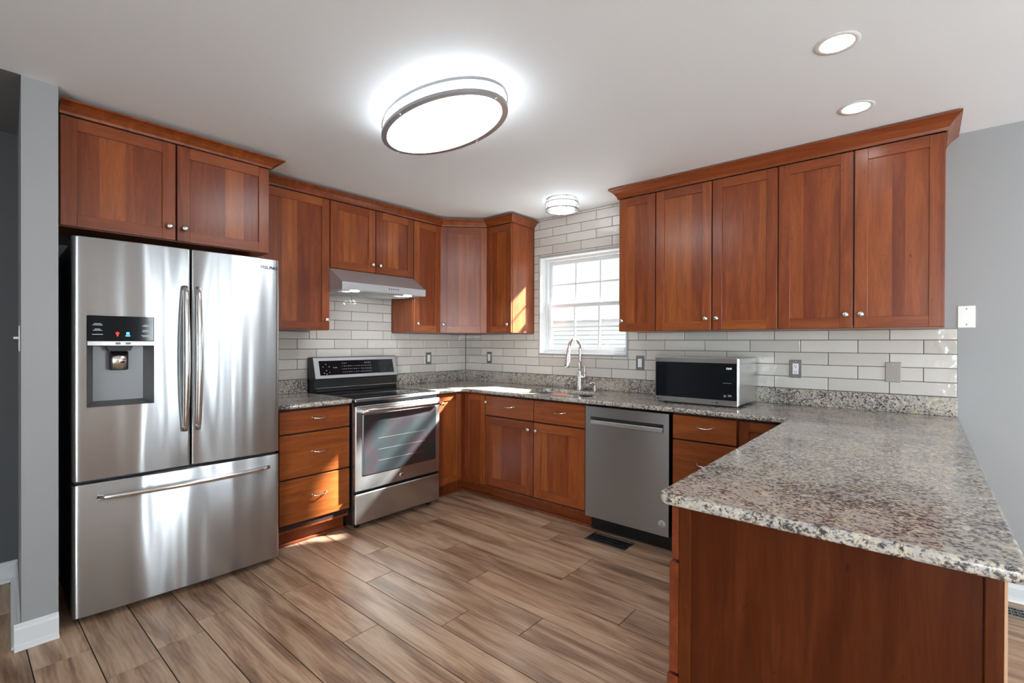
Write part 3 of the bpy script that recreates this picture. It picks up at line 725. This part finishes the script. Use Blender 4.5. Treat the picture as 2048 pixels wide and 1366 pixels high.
# ================================================================== REFRIGERATOR
fr = thing('refrigerator', 'stainless french-door refrigerator with water dispenser and bottom freezer', 'refrigerator', (.719, -3.141, 0), PI / 2 - .0393)
FWd = .905
mb = MB(); mb.box(.004, FWd - .004, .088, .67, .02, 1.765, .004, 0); mb.box(.01, FWd - .01, .04, .09, .646, .659, .0, 0); mb.box(.457, .461, .03, .09, .67, 1.75, 0, 0); mb.box(.02, FWd - .02, .05, .09, .022, .034, 0, 0)
for x in (.06, FWd - .06):
    for y in (.12, .6): mb.lathe([(.02, .0005), (.02, .02)], (x, y, 0), 'z', 12)
mb.build('body', [BLACK], fr)
def bulge(x0, x1, rl, rr, sag, n=10):
    """front outline, from left back to right back, y negative outwards"""
    w = x1 - x0; pts = [(x0, .085)]
    for k in range(8): a = PI / 2 * k / 7; pts.append((x0 + rl * (1 - math.cos(a)), rl * .7 * (1 - math.sin(a))))
    for k in range(1, n): u = k / n; xx = x0 + rl + (w - rl - rr) * u; pts.append((xx, -sag * 4 * u * (1 - u)))
    for k in range(8): a = PI / 2 * (1 - k / 7); pts.append((x1 - rr * (1 - math.cos(a)), rr * .7 * (1 - math.sin(a))))
    pts.append((x1, .085)); return pts
def fdoor(mb, prof, z0, z1, hole=None):
    n = len(prof); c = .004
    zs = [z0, z0 + .0015, z0 + c] + ([hole[2], hole[3]] if hole else []) + [z1 - c, z1 - .0015, z1]; ins = [.004, .001, 0] + ([0, 0] if hole else []) + [0, .001, .004]
    vs = [(x, y + i_, z) for z, i_ in zip(zs, ins) for x, y in prof]
    for r in range(len(zs) - 1):
        for k in range(n - 1):
            if hole and zs[r] == hole[2] and hole[0] - 1e-6 <= prof[k][0] and prof[k + 1][0] <= hole[1] + 1e-6 and 7 < k < n - 8: continue
            mb.add([], [], 0); b = 0
            mb.add([vs[r * n + k], vs[r * n + k + 1], vs[(r + 1) * n + k + 1], vs[(r + 1) * n + k]], [(0, 1, 2, 3)], 0, .5, 1 < k < n - 3 or True)
    mb.add(vs[:n], [tuple(range(n))], 0); mb.add(vs[-n:], [tuple(range(n))], 0)
    mb.add([vs[i] for r in range(len(zs)) for i in (r * n, r * n + n - 1)], [(2 * r, 2 * r + 1, 2 * r + 3, 2 * r + 2) for r in range(len(zs) - 1)], 0)
HX0, HX1, HZ0, HZ1 = .050, .302, .998, 1.424
def pfl(x0, x1, rl, rr, sag, extra):
    p = bulge(x0, x1, rl, rr, sag, 24)
    if extra:
        def yat(x):
            for a, b in zip(p, p[1:]):
                if a[0] <= x <= b[0] and b[0] > a[0]: return a[1] + (b[1] - a[1]) * (x - a[0]) / (b[0] - a[0])
        q = [(x, yat(x)) for x in extra]; body = [s for s in p if not any(abs(s[0] - e[0]) < .004 for e in q)] + q
        head, tail = body[0], [s for s in body[1:] if s[1] < .084]; tail.sort(key=lambda s: s[0]); p = [head] + tail + [(x1, .085)]
    return p
pl = pfl(.0, .4555, .030, .010, .006, [HX0, HX1]); mb = MB(); fdoor(mb, pl, .660, 1.785, (HX0, HX1, HZ0, HZ1)); dl = mb.build('left_door', [SSF], fr)
pr = pfl(.4625, FWd, .010, .022, .007, None); mb = MB(); fdoor(mb, pr, .660, 1.785); dr_ = mb.build('right_door', [SSF], fr)
pd_ = pfl(.0, FWd, .030, .022, .012, None); mb = MB(); fdoor(mb, pd_, .035, .645); dw_ = mb.build('freezer_drawer', [SSF], fr)
mb = MB(); text_front(mb, 'SAMSUNG', .026, FWd - .075, -.0042, 1.733, 0, 1.05); mb.build('lettering', [MARKD], dr_)
# dispenser
cav = plain('dispenser_cavity_grey', (.17, .17, .175), .35, .4)
mb = MB(); a, b = HX0 + .0005, HX1 - .0005; z0, z1, zc = HZ0 + .0005, HZ1 - .0005, 1.284; dp = .078
mb.add([(a, -.004, z0), (b, -.004, z0), (b, -.004, zc), (a, -.004, zc), (a + .03, dp, z0 + .02), (b - .03, dp, z0 + .02), (b - .03, dp, zc), (a + .03, dp, zc)],
       [(0, 1, 5, 4), (1, 2, 6, 5), (3, 7, 6, 2), (0, 4, 7, 3), (4, 5, 6, 7)])
mb.build('dispenser_recess', [cav], dl)
mb = MB(); mb.box(a, b, -.0085, .02, 1.283, 1.3055, .002); mb.box(.152, .172, -.0095, -.008, 1.289, 1.300, .0005, 1); mb.box(.190, .210, -.0095, -.008, 1.289, 1.300, .0005, 1); mb.build('button_strip', [SS, GREYP], dl)
mb = MB(); mb.box(a, b, -.0065, .02, 1.306, z1, .002); y = -.0068
for (x, z, wds) in ((.088, 1.385, (.026, .036)), (.088, 1.360, (.02, .032)), (.088, 1.335, (.038,)), (.268, 1.383, (.018, .03)), (.268, 1.357, (.024, .028)), (.268, 1.332, (.036, .026))):
    for i, w_ in enumerate(wds): mb.box(x - w_ / 2, x + w_ / 2, y - .0004, y, z - i * .006, z - i * .006 + .0024, 0, 1)
pn = mb.build('dispenser_panel', [BGLASS, MARK], dl)
mb = MB(); mb.lathe([(.007, 0), (.007, .0005), (0, .0006)], (.160, y, 1.342), 'y', 16, sign=-1); mb.box(.157, .163, y - .0005, y, 1.328, 1.336, 0); mb.build('red_icon', [REDL], pn)
mb = MB(); mb.box(.193, .205, y - .0005, y, 1.336, 1.348, 0); mb.box(.190, .208, y - .0005, y, 1.328, 1.333, 0); mb.build('blue_icon', [BLUEL], pn)
mb = MB(); mb.prism([(.120, 1.283), (.222, 1.283), (.212, 1.258), (.132, 1.258)], .012, .07, axis='y', tone=.5); mb.box(.135, .208, .035, .05, 1.165, 1.258, .006, 0); mb.build('dispenser_chute', [RUBB], dl)
mb = MB()
pts = [(.141 + .061 * k / 8, .034 - .009 * math.sin(PI * k / 8)) for k in range(9)]
mb.prism(pts + [(.202, .036), (.141, .036)], 1.168, 1.252, 0, .5, 'z', True); mb.build('paddle', [SSP], dl)
def bow_handle(parent, pts, r, flat):
    mb = MB(); mb.tube(pts, r, 16, flat=flat); mb.build('handle', [SS], parent)
for par, hx in ((dl, .430), (dr_, .487)):
    n = 20; pts = []; rs = []
    for k in range(n + 1):
        t = k / n; z = .845 + (1.588 - .845) * t; bow = math.sin(PI * t) ** .55
        pts.append((hx, -.012 - .040 * bow, z)); rs.append(.0125 + .003 * math.sin(PI * t))
    mb = MB(); mb.tube(pts, rs, 16, flat=(1.0, 1.0))
    for z in (.852, 1.58): mb.box(hx - .010, hx + .010, -.014, -.0015, z - .012, z + .012, .003)
    mb.build('handle', [SSP], par)
n = 28; pts = []; rs = []
for k in range(n + 1):
    t = k / n; x = .090 + (.838 - .090) * t; bow = math.sin(PI * t) ** .45; pts.append((x, -.016 - .042 * bow, .579)); rs.append(.0125 + .002 * math.sin(PI * t))
mb = MB(); mb.tube(pts, rs, 16)
for x in (.098, .830): mb.box(x - .012, x + .012, -.02, -.0008, .569, .589, .003)
mb.build('handle', [SSP], dw_)

# ================================================================== STOVE
st = thing('stove', 'freestanding stainless electric range with black glass cooktop and oven', 'stove', (.675, -1.704, 0), LEFT)
SW = .759
mb = MB(); mb.box(.003, SW - .003, .018, .655, .03, .888, .003, 0)
for x in (.06, SW - .06):
    for y in (.06, .58): mb.lathe([(.018, .0005), (.018, .03)], (x, y, 0), 'z', 12)
mb.build('body', [BLACK], st)
mb = MB(); mb.box(.004, SW - .004, -.018, .64, .889, .911, .004, 0); mb.box(.012, SW - .012, .006, .56, .911, .9145, .0015, 1)
ctp = mb.build('cooktop', [SS, BGLASS], st)
ringm = plain('burner_ring_print', (.10, .10, .105), .2)
for i, (x, y, r) in enumerate(((.20, .15, .105), (.56, .15, .085), (.20, .42, .08), (.56, .42, .105), (.38, .40, .05))):
    mb = MB(); mb.lathe([(r, .9146), (r, .9149), (r - .003, .9149), (r - .003, .9146)], (x, y, 0), 'z', 48, cap=False); mb.build('burner_ring', [ringm], ctp)
# oven door
mb = MB(); mb.box(.004, SW - .004, -.020, .018, .272, .862, .006, 0); od = mb.build('oven_door', [SS], st)
mb = MB()
gp = rounded([(.060, .375), (SW - .048, .375), (SW - .048, .800), (.060, .800)], .012, 4); mb.prism(gp, -.0245, -.0195, axis='y', mi=0)
gp2 = rounded([(.064, .379), (SW - .052, .379), (SW - .052, .796), (.064, .796)], .010, 4); mb.prism(gp2, -.0262, -.0243, axis='y', mi=1)
gl = mb.build('oven_window', [SSP, OVENG], od)
mb = MB()
for q in ((.165, .17, .44, .745), (.625, .63, .44, .745), (.17, .625, .74, .745)): mb.box(q[0], q[1] - .003, -.0268, -.0261, q[2], q[3], 0, 0)
for z in (.62, .54, .46): mb.box(.18, .60, -.0267, -.0261, z, z + .003, 0, 1)
mb.build('rack_outline', [plain('inner_window_line', (.03, .03, .035), .3), plain('oven_rack_wire', (.30, .29, .27), .3, .8)], gl)
mb = MB(); n = 20; pts = [(.045 + (SW - .09) * k / n, -.052 - .012 * math.sin(PI * k / n), .826) for k in range(n + 1)]; mb.tube(pts, .0155, 18)
for x in (.05, SW - .05): mb.box(x - .014, x + .014, -.056, -.0195, .812, .840, .005)
mb.build('handle', [SSP], od)
mb = MB(); mb.lathe([(.018, 0), (.018, .003), (.015, .005), (0, .005)], (.385, -.020, .315), 'y', 28, sign=-1); bd = mb.build('badge', [SSP], od)
mb = MB(); mb.lathe([(.0125, .0052), (.0125, .0055), (.011, .0055), (.011, .0052)], (.385, -.020, .315), 'y', 28, sign=-1, cap=False); text_front(mb, 'GE', .013, .385, -.0255, .315); mb.build('monogram', [MARKD], bd)
mb = MB(); mb.box(.004, SW - .004, -.018, .016, .045, .252, .006, 0); mb.build('storage_drawer', [SS], st)
# back panel and controls
mb = MB(); mb.box(.0, SW, .560, .655, .912, 1.018, .003, 0); mb.box(.012, SW - .012, .545, .562, .914, .945, .004, 0); mb.box(.01, SW - .01, .540, .562, .945, .951, .001, 1); mb.build('riser', [BLACK, SS], st)
mb = MB(); mb.prism([(.655, 1.012), (.655, 1.182), (.585, 1.186), (.540, 1.022), (.548, 1.012)], .001, SW - .001, axis='x', mi=0); bk = mb.build('control_housing', [BLACK], st)
cp = MB(); cp.box(.004, SW - .004, -.004, .004, 0, .168, .003, 0); cp.box(.045, SW - .040, -.0055, -.0035, .026, .142, .001, 1)
tr = Matrix.Translation((0, .540, 1.019)) @ Matrix.Rotation(-math.atan2(.045, .164), 4, 'X')
rnd = random.Random(3); y = -.0056
for x, z in ((.10, .11), (.075, .09), (.125, .09), (.10, .06), (.08, .04), (.125, .045), (.10, .032)): cp.box(x - .003, x + .003, y - .0003, y, z, z + .006, 0, 2)
text_front(cp, 'Profile', .013, .175, y, .085, 2)
for r_ in range(4):
    for k in range(16):
        if r_ == 3 and k > 2 and k < 12: continue
        x = .235 + k * .017; cp.box(x, x + rnd.uniform(.003, .009), y - .0003, y, .045 + r_ * .024, .0485 + r_ * .024, 0, 2)
m2 = MB(); m2.merge(cp, tr); m2.build('control_panel', [SSH, BGLASS, MARK], st)

# ================================================================== RANGE HOOD
hd = thing('range_hood', 'slanted stainless under-cabinet range hood above the stove', 'range hood', (.5, -1.690, 0), LEFT)
HWd = .752
mb = MB()
prof = [(0.0, 1.690), (0.0, 1.737), (.172, 1.847), (.485, 1.847), (.485, 1.690)]
def Hp(x): return [(x, y, z) for y, z in prof]
vs = Hp(0) + Hp(HWd)
mb.add(vs, [(0, 5, 6, 1), (1, 6, 7, 2), (2, 7, 8, 3), (3, 8, 9, 4)], 0); mb.add(vs, [(0, 1, 2, 3, 4), (9, 8, 7, 6, 5)], 0)
mb.build('canopy', [SSH], hd)
mb = MB(); mb.box(.001, HWd - .001, .001, .484, 1.684, 1.6895, 0); mb.box(.0, .012, .0, .485, 1.676, 1.6835, 0, 0)
mb.build('underside', [plain('hood_underside', (.55, .55, .54), .35, .5)], hd)
for x0, x1 in ((.03, .37), (.385, .72)):
    mb = MB(); mb.box(x0, x1, .13, .44, 1.6785, 1.6838, .002)
    for k in range(12): mb.box(x0 + .015, x1 - .015, .15 + k * .0225, .158 + k * .0225, 1.6772, 1.6785, 0)
    mb.build('grease_filter', [SS], hd)
for x in (.14, .62): mb = MB(); mb.lathe([(.032, 1.6838), (.032, 1.680), (0, 1.679)], (x, .07, 0), 'z', 20); mb.build('hood_light', [HOODL], hd)
mb = MB()
for k in range(5): mb.lathe([(.0045, 0), (.0045, .003), (0, .0032)], (.395 + k * .021, -.0001, 1.715), 'y', 10, sign=-1)
mb.build('control_button', [RUBB], hd)

# ================================================================== DISHWASHER
dwx = thing('dishwasher', 'stainless dishwasher with pocket handle under the counter', 'dishwasher', (1.874, -.652, 0))
DW = .598
mb = MB(); mb.box(.004, DW - .004, .03, .60, .10, .870, .002); mb.box(.004, DW - .004, .085, .60, .0015, .0995, .001); mb.build('body', [BLACK], dwx)
mb = MB(); hx0, hx1, hz0, hz1 = .040, .562, .748, .800
def holed(mb, x0, x1, z0, z1, hx0, hx1, hz0, hz1, y0, y1, mi=0):
    for q in ((x0, hx0, z0, z1), (hx1, x1, z0, z1), (hx0, hx1, z0, hz0), (hx0, hx1, hz1, z1)): mb.box(q[0], q[1], y0, y1, q[2], q[3], 0, mi)
holed(mb, .001, DW - .001, .112, .868, hx0, hx1, hz0, hz1, 0, .028); dwd = mb.build('door', [SSD], dwx)
mb = MB(); mb.box(hx0 + .0005, hx1 - .0005, .022, .0275, hz0 + .0005, hz1 - .0005, 0); mb.build('handle_recess', [RUBB], dwd)
mb = MB(); mb.box(hx0 + .002, hx1 - .002, -.006, .020, hz0 + .001, hz0 + .029, .004); mb.build('handle', [plain('bright_handle_metal', (.8, .8, .8), .2, .9)], dwd)
mb = MB(); mb.lathe([(.023, 0), (.023, .0006), (0, .0008)], (.553, 0, .185), 'y', 28, sign=-1); st_ = mb.build('energy_sticker', [plain('sticker_white', (.72, .72, .72), .5)], dwd)
mb = MB(); mb.lathe([(.0205, .0009), (.0205, .0011), (.0195, .0011), (.0195, .0009)], (.553, 0, .185), 'y', 28, sign=-1, cap=False)
for z, w_ in ((.196, .018), (.189, .026), (.180, .028), (.173, .020)): mb.box(.553 - w_ / 2, .553 + w_ / 2, -.0012, -.0009, z, z + .003, 0)
mb.build('sticker_print', [MARKD], st_)

# ================================================================== MICROWAVE
mw = thing('microwave', 'stainless countertop microwave with black glass door on the granite', 'microwave', (2.291, -.452, CT1))
MW, MH, MD = .520, .298, .405
mb = MB(); mb.box(.003, MW, .022, MD, .012, MH, .003, 0); mb.build('body', [steel('microwave_case', (.50, .49, .47), .3)], mw)
for x, y in ((.05, .06), (MW - .05, .06), (.05, MD - .05), (MW - .05, MD - .05)): mb = MB(); mb.lathe([(.014, .0005), (.014, .012)], (x, y, 0), 'z', 14); mb.build('foot', [RUBB], mw)
mb = MB(); mb.box(0, MW, 0, .0215, .008, MH + .001, .003, 0); md = mb.build('door', [SS], mw)
mb = MB(); mb.box(.006, MW - .004, -.0035, .0005, .043, MH - .030, .001); mb.box(MW - .085, MW - .035, -.0040, -.0036, .146, .149, 0, 1); mb.box(MW - .080, MW - .066, -.0040, -.0036, .062, .076, 0, 1); mb.box(MW - .056, MW - .034, -.0040, -.0036, .066, .078, 0, 1); mg = mb.build('door_glass', [BGLASS, GREYP], md)
mb = MB(); text_front(mb, '12:41', .016, MW - .050, -.0037, MH - .062, 0); mb.build('display_digits', [LEDM], mg)
mb = MB(); mb.lathe([(.006, 0), (.006, .0005), (0, .0006)], (.022, 0, .025), 'y', 18, sign=-1); text_front(mb, 'LG', .013, .041, -.0004, .025); mb.build('lettering', [MARKD], md)
mb = MB(); text_front(mb, 'Neo', .010, MW - .145, -.0004, .024); mb.build('lettering', [MARKD], md); mb = MB(); mb.lathe([(.0055, 0), (.0055, .0005), (0, .0006)], (MW - .122, 0, .024), 'y', 14, sign=-1); mb.build('round_mark', [MARKD], md)

# ================================================================== WALL PLATES
def plate(label, loc, rot, kind, mat=PLATE, w=.070, h=.114, cat='switch'):
    t = thing({'rocker': 'light_switch', 'outlet': 'power_outlet', 'blank': 'blank_plate', 'toggle': 'light_switch'}[kind], label, cat, loc, rot)
    mb = MB(); mb.box(-w / 2, w / 2, -.006, -.0005, -h / 2, h / 2, .0025, 0)
    mb.build('cover_plate', [mat], t)
    if kind == 'rocker': mb = MB(); mb.box(-.0165, .0165, -.0095, -.006, -.033, .033, .002); mb.build('rocker', [WHITEP], t)
    if kind == 'outlet':
        mb = MB(); mb.box(-.0165, .0165, -.0085, -.006, -.034, .034, .002); s = mb.build('receptacle', [WHITEP], t); mb = MB()
        for z in (-.018, .018): mb.box(-.007, -.0045, -.0089, -.0084, z - .004, z + .006, 0); mb.box(.0045, .007, -.0089, -.0084, z - .004, z + .006, 0); mb.lathe([(.0028, 0), (.0028, .0004), (0, .0004)], (0, -.0085, z - .009), 'y', 10, sign=-1)
        mb.build('slots', [MARKD], s)
    zs = (-.0415, .0415) if kind in ('blank',) else (-.046, .046)
    for z in zs: mb = MB(); mb.lathe([(.003, 0), (.0026, .0008), (0, .001)], (0, -.006, z), 'y', 12, sign=-1); mb.build('screw', [MARKD if mat is WHITEP else NICK], t)
    if kind == 'toggle': mb = MB(); mb.box(-.004, .004, -.022, -.006, -.002, .008, .0015); mb.build('toggle', [WHITEP], t)
    return t
ty = -.0078
plate('metal switch plate on the tiles right of the stove', (.0078, -.504, 1.150), LEFT, 'rocker')
plate('metal switch plate on the tiles between the corner and the window', (.352, ty, 1.154), 0, 'rocker')
plate('metal switch plate on the tiles between the window and the microwave', (1.970, ty, 1.148), 0, 'rocker')
plate('white double power outlet in a grey metal plate right of the microwave', (3.035, ty, 1.143), 0, 'outlet', cat='outlet')
plate('blank bronze-grey plate on the tiles at the right end', (3.524, ty, 1.142), 0, 'blank', plain('bronze_plate', (.30, .265, .25), .5, .4), .072, cat='wall plate')
plate('white blank plate on the grey wall right of the cabinets', (3.829, .0003, 1.449), 0, 'blank', WHITEP, .070, .117, cat='wall plate')
plate('white toggle light switch at the edge of the dark hallway', (.600, -3.2945, 1.315), -.055, 'toggle', WHITEP, cat='switch')
# small wires under the wall cabinets
o = MB(); o.tube([(.20, -2.02, ZL - .001), (.20, -2.018, ZL - .018), (.205, -2.024, ZL - .034), (.205, -2.014, ZL - .046), (.205, -2.002, ZL - .040)], .0016, 8)
tag(o.build('hook', [NICK]), 'thin wire hook under the cabinet left of the stove', 'hook')
o = MB(); o.tube([(.20, -.42, ZL - .001), (.205, -.40, ZL - .026), (.26, -.34, ZL - .034), (.36, -.24, ZL - .034), (.41, -.2, ZL - .026), (.415, -.195, ZL - .001)], .0018, 8)
tag(o.build('wire_loop', [NICK]), 'thin wire loop under the diagonal corner cabinet', 'wire')

# ================================================================== FLOOR REGISTERS
def register(label, x0, x1, y0, y1, mat):
    t = thing('floor_register', label, 'floor vent', ((x0 + x1) / 2, (y0 + y1) / 2, 0)); hx, hy = (x1 - x0) / 2, (y1 - y0) / 2; fr_ = .016
    mb = MB(); mb.box(-hx + .01, hx - .01, -hy + .01, hy - .01, .0004, .002, 0, 0); mb.build('dark_opening', [BLACK], t)
    mb = MB()
    for q in ((-hx, hx, -hy, -hy + fr_), (-hx, hx, hy - fr_, hy), (-hx, -hx + fr_, -hy + fr_, hy - fr_), (hx - fr_, hx, -hy + fr_, hy - fr_)): mb.box(q[0], q[1], q[2], q[3], .0005, .006, .002)
    mb.build('rim', [mat], t)
    mb = MB(); nx = 12
    for k in range(1, nx):
        x = -hx + fr_ + (2 * hx - 2 * fr_) * k / nx
        for s in (-1, 1):
            pts = [(x + s * .008 * math.sin(PI * j / 4), -hy + fr_ + (2 * hy - 2 * fr_) * j / 12, .004) for j in range(13)]; mb.tube(pts, .0014, 5)
    for k in (1, 2): y = -hy + fr_ + (2 * hy - 2 * fr_) * k / 3; mb.box(-hx + fr_, hx - fr_, y - .002, y + .002, .002, .0052, 0)
    mb.build('grille', [mat], t)
register('dark ornate floor vent in front of the dishwasher', 1.940, 2.232, -.771, -.626, steel('dark_register_metal', (.22, .21, .20), .35))
register('ornate floor vent by the grey wall beyond the peninsula', 3.92, 4.22, -.220, -.095, steel('pale_register_metal', (.34, .32, .29), .4))

# ================================================================== LIGHT FIXTURES
def ring(mb, cx, cy, a, b, z, h, t, n=72, mi=0):
    vs = []
    for k in range(n):
        q = 2 * PI * k / n; c, s = math.cos(q), math.sin(q)
        for da, z_ in ((0, z), (0, z + h), (-t, z + h), (-t, z)): vs.append((cx + (a + da) * c, cy + (b + da) * s, z_))
    mb.add(vs, [(4 * k + j, 4 * k + (j + 1) % 4, 4 * ((k + 1) % n) + (j + 1) % 4, 4 * ((k + 1) % n) + j) for k in range(n) for j in range(4)], mi, .5, False)
def fixture(name, label, loc, rot, a, b, rods, drop=.095, band=.015, bandt=.027, lit=None):
    t = thing(name, label, 'ceiling light', loc, rot)
    mb = MB(); mb.lathe([(1, -.001), (1, -.012), (0, -.0122)], (0, 0, 0), 'z', 64, sx=a * .86, sy=b * .86, sm=False); mb.build('pan', [WHITEP], t)
    mb = MB(); ai, bi = a - .030, b - .030
    prof = [(1.0, -.0125), (1.0, -drop + .006), (.985, -drop), (.93, -drop - .008), (.75, -drop - .016), (.4, -drop - .022), (0, -drop - .024)]
    mb.lathe(prof, (0, 0, 0), 'z', 72, sx=ai, sy=bi); mb.build('diffuser', [lit or DIFF], t)
    for z in (-drop + .055 - .004, -drop):
        mb = MB(); w_ = bandt if z == -drop else .006; ring(mb, 0, 0, a, b, z - .004, band, w_); mb.build('rim_band', [DARKNI], t)
    for q in rods:
        x, y = (a - .004) * math.cos(q), (b - .004) * math.sin(q); mb = MB(); mb.tube([(x, y, -.001), (x, y, -drop - .010)], .0024, 8); mb.lathe([(0, 0), (.005, .003), (.005, .007), (.003, .010)], (x, y, -drop - .014), 'z', 10); mb.build('post', [NICK], t)
    return t
DARKNI = steel('lamp_band_nickel', (.40, .40, .41), .3)
fixture('ceiling_light', 'large oval flush ceiling light with two metal bands', (1.887, -1.974, H), -.112, .407, .226, [0, PI / 2, PI, -PI / 2])
fixture('ceiling_light', 'small round flush ceiling light near the kitchen window', (1.492, -.395, H), 0, .130, .130, [-PI / 4 + .1, PI * .75, -PI * .72, PI / 4], .088, .008, .012, DIFF2)
for lab, x, y in (('recessed ceiling downlight further from the cabinets', 3.402, -1.345), ('recessed ceiling downlight closest to the cabinets', 3.404, -.700)):
    t = thing('recessed_light', lab, 'downlight', (x, y, H))
    mb = MB(); mb.lathe([(.075, -.0005), (.073, -.0025), (.058, -.0025), (.0525, -.0012), (.0525, -.0005)], (0, 0, 0), 'z', 40, cap=False); mb.build('trim_ring', [WHITEP], t)
    mb = MB(); mb.lathe([(.0515, -.0008), (.0515, -.0025), (0, -.003)], (0, 0, 0), 'z', 40); mb.build('lens', [DOWN], t)
